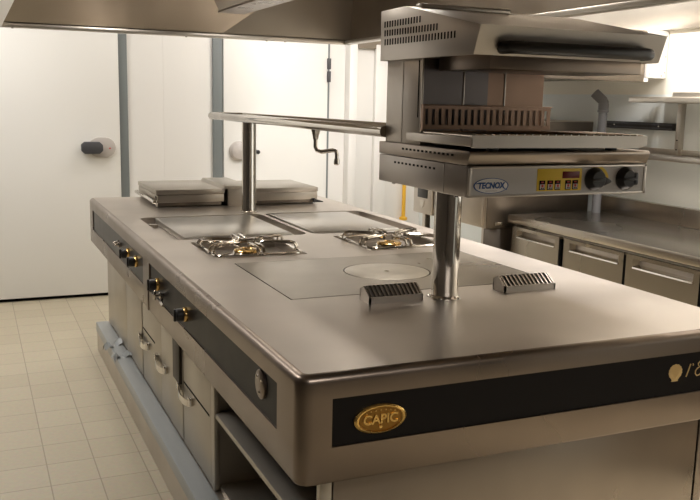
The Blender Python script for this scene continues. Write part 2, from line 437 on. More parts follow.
# solid top plate with round centre
sp = MB(); bmx = sp.bm
cx, cy, rc = .683, .973, .150
x0, y0, x1, y1 = PLATE[0] + .004, PLATE[1] + .004, PLATE[2] - .004, PLATE[3] - .004
def ring_plate(mb, rect, cx, cy, r, z):
    o = [mb.bm.verts.new((x, y_, z)) for x, y_ in rrect(*rect, .003, 2)]
    c = [mb.bm.verts.new((cx + r * math.cos(2 * PI * i / 48), cy + r * math.sin(2 * PI * i / 48), z)) for i in range(48)]
    e = [mb.bm.edges.new((q[i], q[(i + 1) % len(q)])) for q in (o, c) for i in range(len(q))]
    bmesh.ops.triangle_fill(mb.bm, edges=e, use_beauty=True)
    for q in (o, c):
        lo = [mb.bm.verts.new((v.co.x, v.co.y, z - .007)) for v in q]
        for i in range(len(q)):
            j = (i + 1) % len(q); mb.bm.faces.new((q[i], q[j], lo[j], lo[i]))
ring_plate(sp, (x0, y0, x1, y1), cx, cy, rc, .9005)
st = sp.build('solid_top', M['castiron'], isl); st['label'] = 'dark flat cast plate around a paler round disc'
MB().lathe((cx, cy, .8935), (0, 0, 1), [(rc - .004, 0), (rc - .004, .007), (rc - .006, .0075), (.009, .0075), (.009, .002), (0, .002)], n=48).build('centre_disc', M['ring'], st)
# griddle plates standing in their channels
for k_, (a, b) in enumerate((((.192, 1.885), (.668, 2.500)), ((.768, 1.885), (1.196, 2.500)))):
    gp = MB().box((a[0], a[1], .872), (b[0], b[1], .899), .004)
    g_ = gp.build('griddle_plate', M['plate'], isl)
    r_ = REC[k_]
    dr = MB(); dr.box((r_[0] + .012, 2.36, .871), (a[0] - .012 if k_ == 0 else a[0] - .004, 2.40, .887), .003)
    if k_ == 0: dr.build('drain_guard', M['chrome'], g_)
    else: dr.bm.free()
# burners
def burner(cx, cy):
    b = MB(); b.lathe((cx, cy, .8655), (0, 0, 1), [(.10, 0), (.10, .003), (.075, .008), (.06, .014), (.055, .022), (0, .022)], n=36)
    bb = b.build('burner', M['chrome'], isl)
    b = MB(); b.lathe((cx, cy, .8875), (0, 0, 1), [(.050, 0), (.054, .006), (.046, .011), (.022, .012), (.018, .007), (0, .007)], n=36)
    b.build('burner_cap', M['brass'], bb)
for r_ in BURN: burner((r_[0] + r_[2]) / 2, (r_[1] + r_[3]) / 2)
# two slotted flue outlets beside the pole
def flue(x0, x1, y0, y1):
    fl = MB(); h1, h2, ym = .020, .046, y0 + .042
    fl.prism([(y0, .9), (y1, .9), (y1, .9 + h2 * .75), (ym, .9 + h2), (y0 + .004, .9 + h1), (y0, .9 + h1)], 0, x0, x0 + .006)
    fl.prism([(y0, .9), (y1, .9), (y1, .9 + h2 * .75), (ym, .9 + h2), (y0 + .004, .9 + h1), (y0, .9 + h1)], 0, x1 - .006, x1)
    fl.box((x0, y0, .9), (x1, y0 + .005, .9 + h1)); fl.box((x0, y1 - .005, .9), (x1, y1, .9 + h2 * .75))
    fl.faces([(x0, ym, .9 + h2), (x1, ym, .9 + h2), (x1, y1, .9 + h2 * .75), (x0, y1, .9 + h2 * .75)], [(0, 1, 2, 3)])
    fl.mat(1).box((x0 + .006, y0 + .006, .9), (x1 - .006, y1 - .006, .906)); fl.mat(0)
    n = 12
    for i in range(n):
        xx = x0 + .012 + (x1 - x0 - .024) * i / (n - 1)
        fl.prism([(y0 + .004, .9 + h1 - .008), (ym, .9 + h2 - .008), (ym, .9 + h2), (y0 + .004, .9 + h1)], 0, xx - .0028, xx + .0028)
    o = fl.build('flue_outlet', [M['steel'], M['gap']], isl)
flue(.418, .592, .548, .614); flue(.880, 1.070, .552, .618)

# carcass below: built of panels, one open compartment at the near left
CX = .09
cb = MB()
cb.box((CX + .022, .09, .165), (1.27, 3.42, .185))                       # bottom
cb.box((CX + .01, 1.045, .185), (1.27, 1.065, .652))                     # side of the open bay
cb.box((CX + .016, 3.40, .185), (1.27, 3.42, .652))
cb.box((1.25, .09, .185), (1.27, 3.42, .652))
cb.box((.6, .11, .185), (.62, 1.045, .652))
cb.mat(1).box((CX + .03, 1.065, .185), (CX + .04, 3.40, .652)); cb.mat(0)  # backing coloured black to stand for shade in the door gaps
cb.box((CX, .09, .165), (CX + .028, .118, .652), .003)                   # corner post
cb.box((CX, 1.03, .172), (CX + .02, 1.07, .652), .002)
cb.build('carcass', [M['door'], M['gap']], isl)
B((CX + .03, .088, .17), (1.235, .108, .652), .002).build('front_panel', M['lipsteel'], isl)
B((1.242, .088, .17), (1.27, .108, .652), .002).build('corner_panel', M['lipsteel'], isl)
B((CX + .004, .12, .428), (.6, 1.04, .446), .003).build('inner_shelf', M['door'], isl)
# doors on the left side
def idoor(y0, y1, slot=None):
    d = MB(); d.box((CX, y0, .174), (CX + .022, y1, .650), .003)
    if slot: d.mat(1).box((CX - .0006, slot[0], .412), (CX + .01, slot[1], .420))
    return d.build('cupboard_door', [M['door'], M['gap']], isl)
D1 = idoor(2.767, 3.41); D2 = idoor(2.336, 2.762); D3 = idoor(1.893, 2.305, (2.02, 2.303)); D4 = idoor(1.495, 1.888); D5 = idoor(1.073, 1.474, (1.09, 1.472))
def ihandle(parent, yc, zc=.372):
    h = MB(); pts = [];
    for i in range(13):
        a = PI * i / 12
        pts.append((CX - .024 * math.sin(a), yc + .098 * math.cos(a), zc - .012 * math.sin(a)))
    # a curved flat bail
    for i in range(12):
        p, q = pts[i], pts[i + 1]
        h.faces([(p[0], p[1], p[2] - .016), (q[0], q[1], q[2] - .016), (q[0], q[1], q[2] + .010), (p[0], p[1], p[2] + .010),
                 (p[0] + .003, p[1], p[2] - .016), (q[0] + .003, q[1], q[2] - .016), (q[0] + .003, q[1], q[2] + .010), (p[0] + .003, p[1], p[2] + .010)],
                [(0, 1, 2, 3), (4, 7, 6, 5), (0, 4, 5, 1), (3, 2, 6, 7)], True)
    hd = h.build('handle', M['chrome'], parent)
    h = MB()
    h.bm.free()
    for s_ in (1, -1): B((CX - .016, yc + s_ * .094 - .014, zc - .014), (CX + .001, yc + s_ * .094 + .014, zc + .016), .003).build('handle_mount', M['chrome'], hd)
ihandle(D2, 2.24, .368); ihandle(D4, 1.865, .372); ihandle(D5, 1.425, .385)
B((CX - .012, 1.50, .395), (CX + .002, 1.61, .655), .003).build('stop_block', M['bracket'], D4)
# plinth
pb = MB(); pb.box((.022, .10, 0), (CX + .06, 3.42, .168), .004); pb.box((.022, .10, 0), (1.24, .14, .16))
pb.mat(1).box((.020, .105, .1655), (CX - .001, 3.418, .171), .002)
pb.mat(1).box((.018, .105, .118), (.023, 3.418, .170), .001)
plinth = pb.build('plinth', [M['steel'], M['film']], isl); plinth['label'] = 'steel plinth ledge still covered in blue grey film'
tf = MB()
def torn(y0, s_):
    n = 7; P_ = []
    for i in range(n):
        for j in range(4):
            u_, v_ = i / (n - 1), j / 3
            P_.append((.085 - .09 * u_ - .01 * s_ * v_, y0 + s_ * .06 * v_ + .02 * math.sin(5 * u_ + s_), .174 + .022 * math.sin(PI * v_ * .9) * (.5 + .5 * math.sin(7 * u_ + 2 * v_)) + .012 * math.sin(9 * u_ + y0 * 7) - (.03 * max(0, u_ - .75) * 4 * (1 if j % 2 else .3))))
    tf.faces(P_, [(i * 4 + j, i * 4 + j + 1, (i + 1) * 4 + j + 1, (i + 1) * 4 + j) for i in range(n - 1) for j in range(3)], True)
torn(2.86, 1); tf.build('torn_film', M['film'], plinth)
tf = MB(); torn(2.70, -1); tf.build('torn_film', M['film'], plinth)
# rear well behind the lids
rear = MB().box((.33, 2.92, .9), (1.235, 3.36, .9045), .002); rear.build('rear_well', M['gap'], isl)
bg = MB(); bg.box((.655, 2.86, .9), (.765, 3.34, .997), .004); bg.prism([(.618, .985), (.640, 1.010), (.785, 1.010), (.785, .995), (.655, .995)], 1, 2.855, 3.35, .002)
bg.build('hinge_housing', M['lid'], isl)

# ------------------------------------------------------------------ lids at the far end
def lid(name, x0, x1, y0, y1, label, bar):
    e = empty(name, ((x0 + x1) / 2, (y0 + y1) / 2, .9045)); tag(e, label, 'lid', 'lids on the rear wells of the island')
    m = MB(); m.box((x0 + .012, y0 + .012, .9046), (x1 - .012, y1, .925), .002); m.build('rim', M['darksteel'], e)
    m = MB(); m.box((x0, y0, .924), (x1, y1, .966), .004); m.build('body', M['lid'], e)
    m = MB(); m.box((x0 - .003, y0 - .003, .967), (x1 + .003, y1, .993), .005); m.build('cover', M['lid'], e)
    if bar:
        m = MB(); m.tube([(x0 - .012, y1 - .02, .935), (x0 - .02, y1 - .03, .935), (x0 - .02, y0 + .01, .935), (x0 - .018, y0 - .008, .93), (x0 + .005, y0 - .012, .93)], .009, n=10)
        m.cyl((x0 - .003, y0 - .012, .906), (x0 - .003, y0 - .012, .965), .007, n=10)
        m.build('handle', M['chrome'], e)
    else:
        m = MB(); m.box((x1 - .03, y0 - .012, .906), (x1 - .016, y0 + .002, .93), .002); m.build('foot', M['black'], e)
lid('fryer_lid', .275, .637, 2.872, 3.40, 'flat steel lid with side handle bar on the island far left corner', True)
lid('fryer_lid', .800, 1.176, 2.862, 3.32, 'flat steel lid on the island just right of the shelf post', False)

# ------------------------------------------------------------------ pan supports over the burners
def pan_support(cx, cy, label):
    e = empty('pan_support', (cx, cy, .9)); tag(e, label, 'pan support', 'wire pan supports over the burners')
    m = MB(); hw, hd = .165, .172
    ring = [(cx + x, cy + y_, .903) for x, y_ in rrect(-hw, -hd, hw, hd, .03, 4)]
    m.tube(ring, .0055, n=8, closed=True); fr_ = m.build('frame', M['chrome'], e)
    for k_ in range(6):
        a = PI / 6 + k_ * PI / 3; c, s_ = math.cos(a), math.sin(a)
        sc = min(hw / max(abs(c), 1e-3), hd / max(abs(s_), 1e-3))
        m = MB()
        for off in (-.012, .012):
            path = [(sc, .903), (sc + .004, .915), (sc - .004, .927), (sc - .02, .931), (.075, .931), (.060, .928), (.054, .918)]
            m.tube([(cx + c * r - s_ * off, cy + s_ * r + c * off, z) for r, z in path], .0055, n=8)
        m.tube([(cx + c * .054 - s_ * o_, cy + s_ * .054 + c * o_, .918) for o_ in (-.014, 0, .014)], .0055, n=8)
        m.build('arm', M['chrome'], e)
for r_, lb in zip(BURN, ('bent wire pan support over the burner in front of the left griddle', 'bent wire pan support over the burner nearer the right aisle')):
    pan_support((r_[0] + r_[2]) / 2, (r_[1] + r_[3]) / 2, lb)

# ------------------------------------------------------------------ overhead shelf on its post
PX = .6725
sf = empty('overhead_shelf', (PX, 2.615, .9)); tag(sf, 'polished tubular steel overhead shelf carried by a post on the island', 'shelf')
m = MB(); m.lathe((PX + .022, 2.605, .9), (0, 0, 1), [(.044, 0), (.044, .004), (.038, .007), (.0365, .012), (.0365, .470)], n=40); m.build('post', M['chrome'], sf)
zr = 1.3815; x0, x1, y0, y1 = .580, .765, .8075, 2.94
m = MB(); m.tube([(x0, y0, zr), (x0, y1 - .03, zr), (x0 + .009, y1 - .009, zr), (x0 + .03, y1, zr), (x1 - .03, y1, zr), (x1 - .009, y1 - .009, zr), (x1, y1 - .03, zr), (x1, y0, zr)], .0185, n=14); m.build('rail', M['chrome'], sf)
m = MB(); m.box((x0 + .008, y0, zr - .012), (x1 - .008, y1 - .01, zr + .004), .002)
for i in range(2): m.box((x0 + .045 + i * .065, y0, zr + .003), (x0 + .070 + i * .065, y1 - .03, zr + .008), .003)
m.build('tray', M['chrome'], sf)
# swivel tap under the shelf
tp = empty('water_tap', (PX, 1.63, zr - .012)); tag(tp, 'small chrome swan neck tap hanging under the overhead shelf', 'tap')
MB().lathe((PX, 1.63, zr - .012), (0, 0, -1), [(.020, 0), (.020, .012), (.012, .040), (.011, .052), (0, .052)], n=20).build('collar', M['chrome'], tp)
zt = zr - .05
m = MB(); m.tube([(PX, 1.63, zt + .01), (PX, 1.63, zt - .045), (PX + .004, 1.622, zt - .058), (PX + .018, 1.61, zt - .063), (PX + .055, 1.58, zt - .055), (PX + .066, 1.572, zt - .058), (PX + .069, 1.57, zt - .07), (PX + .069, 1.57, zt - .095)], .0085, n=12)
m.build('spout', M['chrome'], tp)
MB().lathe((PX + .069, 1.57, zt - .088), (0, 0, -1), [(.010, 0), (.012, .01), (.012, .022), (.008, .026), (0, .026)], n=16).build('nozzle', M['chrome'], tp)

# ------------------------------------------------------------------ salamander grill on its pole
PY = .562
sg = empty('salamander_grill', (PX, PY, .9)); tag(sg, 'stainless salamander grill with yellow keypad mounted on a polished pole', 'grill')
SX0, SX1, SY0, SY1 = .573, 1.168, .3015, .83
m = MB(); m.lathe((PX, PY, .9), (0, 0, 1), [(.047, 0), (.047, .003), (.043, .007), (.040, .010), (.040, .330)], n=48)
for a in (2.6, 3.9, 5.3): m.lathe((PX + .046 * math.cos(a), PY + .046 * math.sin(a), .902), (0, 0, 1), [(.007, 0), (.006, .004), (0, .006)], n=10)
m.build('pole', M['chrome'], sg)
m = MB(); m.box((SX0, SY0 + .003, 1.229), (SX1, SY1, 1.312), .003)
m.mat(1)
for i in range(11): m.box((SX0 - .0005,   .724 - .0240 * i - .012, 1.290), (SX0 + .004, .724 - .0240 * i, 1.296))
m.mat(0).box((SX0 - .0015, .4215, 1.231), (SX0 + .004, .424, 1.311))
base = m.build('base', [M['basesteel'], M['gap']], sg)
for yy in (.40, .78):
    MB().lathe((SX0 + .03, yy, 1.230), (0, 0, -1), [(.008, 0), (.008, .008), (0, .010)], n=12).build('foot', M['chrome'], base)
m = MB(); m.prism([(.306, 1.314), (SY1 + .002, 1.314), (SY1 + .002, 1.351), (.300, 1.351), (.294, 1.347), (.294, 1.341)], 0, SX0 - .0005, SX1 + .005, .002)
m.mat(1)
for i in range(13): m.box((SX0 - .0015, .674 - .0239 * i - .012, 1.3335), (SX0 + .004, .674 - .0239 * i, 1.3395))
m.build('drip_collar', [M['lipsteel'], M['gap']], sg)
# front control panel
m = MB(); fy = SY0
m.box((SX0 + .002, fy - .003, 1.230), (SX1 + .001, fy + .004, 1.236), .001); m.box((SX0 + .002, fy - .003, 1.306), (SX1 + .001, fy + .004, 1.312), .001)
m.box((SX0 + .002, fy - .003, 1.230), (SX0 + .010, fy + .004, 1.312), .001); m.box((SX1 - .009, fy - .003, 1.230), (SX1 + .001, fy + .004, 1.312), .001)
m.mat(1).box((SX0 + .008, fy - .001, 1.234), (SX1 - .007, fy + .004, 1.308))
cp = m.build('control_panel', [M['steel'], M['grey']], sg); cp['label'] = 'grey panel with blue lettered oval, yellow keypad and two knobs'
m = MB(); m.lathe((.6455, fy - .001, 1.2605), (0, -1, 0), [(.0205, 0), (.0205, .0012), (0, .0012)], n=48, sx=2.65, up=(1, 0, 0))
m.mat(1).lathe((.6455, fy - .001, 1.2605), (0, -1, 0), [(.0190, .0011), (.0190, .0018), (.0, .0018)], n=48, sx=2.66, up=(1, 0, 0))
lg = m.build('logo_plate', [M['logo_blue'], M['logo_white']], cp)
m = MB(); add_text(m, 'TECNOX', .0215, (.6465, fy - .0034, 1.2615), (1, 0, 0), (0, 0, 1), width=.084, shear=.12, bold=.0009, extrude=.0004)
m.tube([(.598, fy - .0034, 1.2665), (.606, fy - .0034, 1.268), (.616, fy - .0034, 1.2685)], .0012, n=5)
m.tube([(.683, fy - .0034, 1.256), (.688, fy - .0034, 1.252), (.694, fy - .0034, 1.249)], .0012, n=5)
m.build('lettering', M['logo_blue'], lg)
m = MB(); m.box((.628, fy - .0034, 1.2462), (.664, fy - .0030, 1.2476)); m.build('underline', M['lgrey'], lg)
m = MB(); m.box((.791, fy - .0022, 1.2425), (.940, fy, 1.3035), .0008); yk = m.build('keypad', M['yellow'], cp)
m = MB(); m.box((.874, fy - .0034, 1.2765), (.931, fy - .001, 1.2955), .0006); m.build('display', M['red'], yk)
for bx in (.808, .834, .859, .894, .918):
    m = MB(); m.box((bx - .0095, fy - .0034, 1.2455), (bx + .0095, fy - .001, 1.2715), .0008)
    m.mat(1).box((bx - .0075, fy - .0040, 1.248), (bx + .0075, fy - .003, 1.2615))
    m.mat(2).box((bx - .0035, fy - .0045, 1.2535), (bx + .0035, fy - .0036, 1.2605)); m.box((bx - .004, fy - .004, 1.2652), (bx + .004, fy - .003, 1.2685))
    m.mat(0).box((bx - .0045, fy - .0045, 1.2492), (bx - .0005, fy - .0036, 1.252)); m.box((bx + .001, fy - .0045, 1.2492), (bx + .005, fy - .0036, 1.252))
    m.build('key', [M['gap'], M['keywhite'], M['redprint']], yk)
m = MB(); pts = []
for i in range(21):
    a = PI * (.72 - .86 * i / 20); pts.append((.990 + (.0335 + .012 * (i / 20)) * math.cos(a), 1.274 + (.034 + .006 * (i / 20)) * math.sin(a)))
for i in range(21):
    a = PI * (-.14 + .86 * i / 20); pts.append((.990 + .022 * math.cos(a), 1.274 + .022 * math.sin(a)))
m.prism(pts, 1, fy - .0022, fy); m.build('dial_print', M['yellow'], cp)
for kx, zz, rot in ((.983, 1.273, -.15), (1.092, 1.273, .0)):
    m = MB(); m.lathe((kx, fy - .001, zz), (0, -1, 0), [(.0325, 0), (.0325, .006), (.029, .010), (.0255, .020), (.022, .023), (0, .023)], n=36)
    if kx < 1.05: m.prism([(kx + .02, zz + .010), (kx + .046, zz - .0035), (kx + .046, zz - .0085), (kx + .02, zz - .018)], 1, fy - .022, fy - .003, .002)
    else: m.box((kx + .010, fy - .024, zz - .018), (kx + .031, fy - .004, zz + .018), .004)
    m.box((kx - .020, fy - .027, zz - .004), (kx + .020, fy - .020, zz + .004), .002)
    m.build('knob', M['black'], cp)
# drip tray and wire grid
m = MB(); m.box((SX0 + .006, .300, 1.362), (SX1 - .012, .665, 1.386), .002)
m.mat(0).prism([(.296, 1.366), (.302, 1.366), (.302, 1.392), (.296, 1.392)], 0, SX0 + .008, SX1 - .008)
m.prism([(SX0 + .008, 1.359), (SX1 - .026, 1.359), (SX1 - .026, 1.366), (SX0 + .008, 1.366)], 1, .298, .304)
tr = m.build('drip_tray', M['steel'], sg)
for xx in (.66, 1.055): B((xx - .012, .312, 1.350), (xx + .012, .336, 1.363), .002).build('foot', M['black'], tr)
m = MB()
for i in range(14): m.tube([(SX0 + .012, .312 + .0185 * i, 1.391), (SX1 - .016, .312 + .0185 * i, 1.391)], .0028, n=6)
for i in range(22):
    xx = SX0 + .02 + .0255 * i; m.tube([(xx, .304, 1.3935), (xx, .560, 1.3935)], .0022, n=6)
for xx in (SX0 + .012, SX1 - .016): m.tube([(xx, .304, 1.391), (xx, .562, 1.391)], .004, n=8)
m.build('grid', M['chrome'], tr)
# back guard with slots
m = MB(); gx0, gx1, gz0, gz1, gy = .574, 1.022, 1.398, 1.468, .566
n = 20
m.box((gx0, gy, gz0), (gx1, gy + .003, gz0 + .013)); m.box((gx0, gy, gz1 - .013), (gx1, gy + .003, gz1)); m.box((gx0, gy - .008, gz1 - .003), (gx1, gy + .003, gz1), .001)
pitch = (gx1 - gx0 - .014) / n
for i in range(n + 1):
    xx = gx0 + .007 + pitch * i; m.box((xx - .006, gy, gz0 + .012), (xx + .006, gy + .003, gz1 - .012))
m.box((gx0, gy - .010, gz0 - .004), (gx0 + .003, gy + .003, gz1))
m.build('back_guard', M['heatcopper'], tr)
# body column
m = MB(); m.box((SX0 + .008, .580, 1.351), (1.000, .806, 1.60), .002)
m.mat(1).box((SX0 + .0072, .596, 1.43), (SX0 + .012, .602, 1.592))
m.mat(0).box((SX0 + .0068, .6965, 1.353), (SX0 + .012, .699, 1.597))
for xx in (.5815, .717, .858): m.box((xx - .0025, .5745, 1.39), (xx + .0025, .582, 1.597), .001)
body = m.build('body', [M['steel'], M['gap']], sg)
m = MB(); m.box((.584, .577, 1.392), (.7145, .581, 1.597)); m.box((.7195, .577, 1.392), (.80, .581, 1.597))
m.mat(1).box((.80, .577, 1.392), (.8555, .581, 1.597)); m.mat(1).box((.8605, .577, 1.392), (.998, .581, 1.597))
o = m.build('back_panel', [M['heat'], M['heatcopper']], body); o['label'] = 'heat darkened steel behind the grid'
# the movable upper hood
HX0, HX1 = .566, 1.171
prof = [(.83, 1.744), (.67, 1.746), (.262, 1.667), (.288, 1.595), (.826, 1.596)]
hd = MB(); n = len(prof)
for xa, xb in ((HX0, HX0 + .004), (HX1 - .004, HX1)): hd.prism(prof, 0, xa, xb, .001)
hd.prism([(.83, 1.740), (.83, 1.744), (.67, 1.746), (.262, 1.667), (.288, 1.595), (.292, 1.595), (.267, 1.6645), (.67, 1.742)], 0, HX0 + .002, HX1 - .002)
hd.box((HX0 + .002, .822, 1.596), (HX1 - .002, .83, 1.744))
hd.faces([(HX0 + .003, .29, 1.600), (HX1 - .003, .29, 1.600), (HX1 - .003, .826, 1.600), (HX0 + .003, .826, 1.600)], [(0, 1, 2, 3)])
hd.mat(1)
for (ya, yb, za, zb, cnt) in ((.800, .578, 1.701, 1.701, 14), (.798, .480, 1.6755, 1.6735, 20), (.796, .384, 1.649, 1.648, 25)):
    for i in range(cnt):
        t_ = i / (cnt - 1); yy = ya + (yb - ya) * t_; zz = za + (zb - za) * t_
        hd.box((HX0 - .0006, yy - .0036, zz - .0075), (HX0 + .003, yy + .0036, zz + .0105))
hood = hd.build('grill_hood', [M['steel'], M['gap']], sg)
m = MB(); m.box((.622, .297, 1.562), (1.118, .56, 1.602), .002); m.build('heating_box', M['apron'], hood)
m = MB(); m.box((HX0 + .05, .66, 1.744), (HX1 - .25, .70, 1.757), .002); m.build('vent_strip', M['steel'], hood)
hy = lambda z: .262 + (1.667 - z) * .361
m = MB(); zc = 1.6145; ya = hy(zc)
m.tube([(.648, ya + .004, zc), (.646, ya - .012, zc), (.651, ya - .026, zc), (.668, ya - .034, zc), (.86, ya - .036, zc), (1.085, ya - .034, zc), (1.102, ya - .026, zc), (1.108, ya - .012, zc), (1.106, ya + .004, zc)], .0165, n=14)
m.build('handle', M['black'], hood)

# ------------------------------------------------------------------ extraction hood over the island
eh = empty('extraction_hood', (.63, 1.2, ZC)); tag(eh, 'large brown stainless steel extraction hood hanging above the cooking island', 'extraction hood')
X0, X1, Y0, Y1, Z0 = -.49, 1.665, -1.0, 3.585, 1.83
m = MB()
m.box((X0, Y0, Z0 + .02), (X0 + .012, Y1, ZC)); m.box((X1 - .012, Y0, Z0 + .02), (X1, Y1, ZC)); m.box((X0, Y0, Z0 + .02), (X1, Y0 + .012, ZC))
m.box((X0, Y1 - .012, Z0 + .02), (X1, Y1, ZC))
# folded inner back panel: leaning left half, upright right half
zb_, zt_ = Z0 + .03, ZC - .25
fx, fxt = .816, 1.50
m.faces([(X0 + .012, Y1 - .05, zb_), (fx, Y1 - .05, zb_), (fxt, Y1 - .42, zt_), (X0 + .012, Y1 - .42, zt_)], [(0, 1, 2, 3)])
m.faces([(fx, Y1 - .05, zb_), (X1 - .012, Y1 - .05, zb_), (X1 - .012, Y1 - .12, zt_), (fxt, Y1 - .12, zt_)], [(0, 1, 2, 3)])
m.faces([(fx, Y1 - .05, zb_), (fxt, Y1 - .12, zt_), (fxt, Y1 - .42, zt_)], [(0, 1, 2)])
m.faces([(X0 + .012, Y0 + .01, ZC - .25), (X1 - .012, Y0 + .01, ZC - .25), (X1 - .012, Y1 - .01, ZC - .25), (X0 + .012, Y1 - .01, ZC - .25)], [(0, 1, 2, 3)])
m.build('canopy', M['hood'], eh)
m = MB()
g_ = .05
for a, b in (((X0, Y0), (X0 + .072, Y1)), ((X1 - g_, Y0), (X1, Y1)), ((X0, Y0), (X1, Y0 + g_)), ((X0, Y1 - g_), (X1, Y1))):
    m.box((a[0], a[1], Z0), (b[0], b[1], Z0 + .024), .003)
rim = m.build('rim_gutter', M['rimsteel'], eh)
for u_ in (-.36, .60, 1.10, 1.22): MB().lathe((u_, Y1 - .03, Z0 + .001), (0, 0, -1), [(.008, 0), (.007, .005), (0, .007)], n=10).build('rivet', M['chrome'], rim)
m = MB(); m.prism([(.655, 1.935), (.79, 1.935), (1.02, 2.36), (.43, 2.36)], 1, Y0 + .15, 3.02); pl_ = m.build('filter_bank', M['hood'], eh)
m = MB(); m.box((.648, Y0 + .15, 1.926), (.797, 3.03, 1.936), .003); m.build('grease_channel', M['apron'], pl_)

# hood lamps (round bulkheads in the hood) and room lights
def area(name, loc, sx, sy, power, col=(1, .965, .94), rot=(0, 0, 0), parent=None):
    l = bpy.data.lights.new(name, 'AREA'); l.shape = 'RECTANGLE'; l.size = sx; l.size_y = sy; l.energy = power; l.color = col
    o = bpy.data.objects.new(name, l); COL.objects.link(o); o.location = loc; o.rotation_euler = rot
    return o
LIGHTS = []
def fixture(x, y_, z, sx, sy, power, label, col=(1, .965, .94)):
    e = empty('ceiling_light', (x, y_, z)); tag(e, label, 'ceiling light', 'fluorescent ceiling lights')
    B((x - sx / 2 - .02, y_ - sy / 2 - .02, z - .05), (x + sx / 2 + .02, y_ + sy / 2 + .02, z), .004).build('housing', M['white'], e)
    B((x - sx / 2, y_ - sy / 2, z - .058), (x + sx / 2, y_ + sy / 2, z - .051)).build('diffuser', M['lamp'], e)
    area('lamp_light', (x, y_, z - .064), sx, sy, power, col)
fixture(-1.25, 2.0, ZC, .3, 1.5, 17, 'long ceiling light over the left aisle')
fixture(-1.0, 3.95, ZC, 1.5, .35, 14, 'ceiling light before the wide white door')
fixture(1.2, 4.05, ZC, 1.5, .3, 4, 'ceiling light before the far door')
fixture(2.05, 2.6, ZC, .3, 1.5, 48, 'long ceiling light over the right counter, far one')
fixture(2.05, .3, ZC, .3, 1.5, 48, 'long ceiling light over the right counter, near one')
fixture(.3, -2.5, ZC, 1.8, .3, 25, 'added long fill light in the near part of the kitchen')  # unseen light added behind the camera to brighten front faces
def hood_lamp(x, y_, z, power, label):
    e = empty('hood_lamp', (x, y_, z)); tag(e, label, 'lamp', 'lamps in the extraction hood')
    B((x - .08, y_ - .3, z - .05), (x + .08, y_ + .3, z), .006).build('housing', M['white'], e)
    B((x - .065, y_ - .28, z - .058), (x + .065, y_ + .28, z - .051)).build('diffuser', M['lamp'], e)
    area('lamp_light', (x, y_, z - .064), .13, .56, power, (1, .93, .84))
hood_lamp(.1, 2.5, ZC - .252, 5, 'lamp inside the hood, left of the filter bank')
hood_lamp(1.25, 2.0, ZC - .252, 5, 'added fill lamp inside the hood, right of the filter bank')  # extra lamp added to brighten the hood interior

# ------------------------------------------------------------------ refrigerated counter at the right
rc_ = empty('refrigerated_counter', (2.56, .9, 0)); tag(rc_, 'stainless refrigerated counter with drawers along the right wall', 'counter')
m = MB(); m.box((2.22, -1.2, .803), (2.905, 2.505, .85), .004); m.build('counter_top', M['counter'], rc_)
m = MB(); m.box((2.872, -1.2, .85), (2.915, 2.497, .948), .004); m.build('splashback', M['counter'], rc_)
m = MB(); m.box((2.26, -1.19, .12), (2.90, 2.49, .79), .002); m.mat(1).box((2.27, -1.18, .79), (2.89, 2.48, .803))
m.build('carcass', [M['steel'], M['gap']], rc_)
for yy in (-1.1, 1.2, 2.4):
    for xx in (2.32, 2.84): MB().cyl((xx, yy, 0), (xx, yy, .12), .022, n=14).build('foot', M['steel'], rc_)
def drawer(y0, y1):
    z0, z1 = .47, .786; xf, xb = 2.236, 2.259
    hy0, hy1, hz0, hz1 = y0 + .035, y1 - .045, .727, .768
    m = MB()
    def q(p): return m.faces(p, [(0, 1, 2, 3)])
    O = [(y0, z0), (y1, z0), (y1, z1), (y0, z1)]; I = [(hy0, hz0), (hy1, hz0), (hy1, hz1), (hy0, hz1)]; K = [(hy0 + .006, hz0 + .012), (hy1 - .03, hz0 + .012), (hy1 - .03, hz1 - .006), (hy0 + .006, hz1 - .006)]
    for i in range(4):
        j = (i + 1) % 4
        q([(xf, *O[i]), (xf, *O[j]), (xf, *I[j]), (xf, *I[i])])
        q([(xf, *I[i]), (xf, *I[j]), (xb + .012, *K[j]), (xb + .012, *K[i])])
        q([(xf, *O[i]), (xf, *O[j]), (xb, *O[j]), (xb, *O[i])])
    q([(xb + .012, *k_) for k_ in K])
    d = m.build('drawer', M['counter'], rc_)
    m = MB(); m.prism([(xf - .006, hz0 - .004), (xf + .004, hz0 - .006), (xf + .026, hz0 + .010), (xf + .024, hz0 + .013), (xf - .004, hz0 + .003)], 1, hy0, hy1 - .004); m.build('grip', M['chrome'], d)
    B((xf + .004, y0 - .012, z0), (xf + .020, y0 - .002, z1 - .012)).build('gasket', M['gap'], d)
for a, b in ((2.045, 2.478), (1.548, 2.003), (1.075, 1.530), (.60, 1.055), (.12, .58)): drawer(a, b)

# ------------------------------------------------------------------ oven at the far right
ov = empty('oven', (2.5, 3.0, 0)); tag(ov, 'stainless oven on an open stand against the right wall behind the grill pole', 'oven')
m = MB(); m.box((2.12, 2.585, .757), (2.86, 3.43, 1.385), .006); m.build('body', M['steel'], ov)
B((2.100, 2.60, .775), (2.121, 3.16, 1.36), .005).build('door', M['steel'], ov)
B((2.095, 3.18, .757), (2.121, 3.43, 1.38), .005).build('control_panel', M['steel'], ov)
m = MB(); m.box((2.090, 3.24, .86), (2.096, 3.37, .98), .003); m.build('display', M['black'], ov)
m = MB(); m.prism([(3.275, .845), (3.335, .845), (3.325, .81), (3.305, .795), (3.285, .81)], 0, 2.089, 2.096); m.build('emblem', M['rimsteel'], ov)
m = MB(); m.tube([(2.10, 3.12, 1.25), (2.06, 3.12, 1.25), (2.06, 3.12, .95), (2.10, 3.12, .95)], .011, n=10); m.build('door_handle', M['black'], ov)
m = MB(); m.box((2.13, 3.10, .66), (2.22, 3.18, .757), .004); m.build('drain_cap', M['black'], ov)
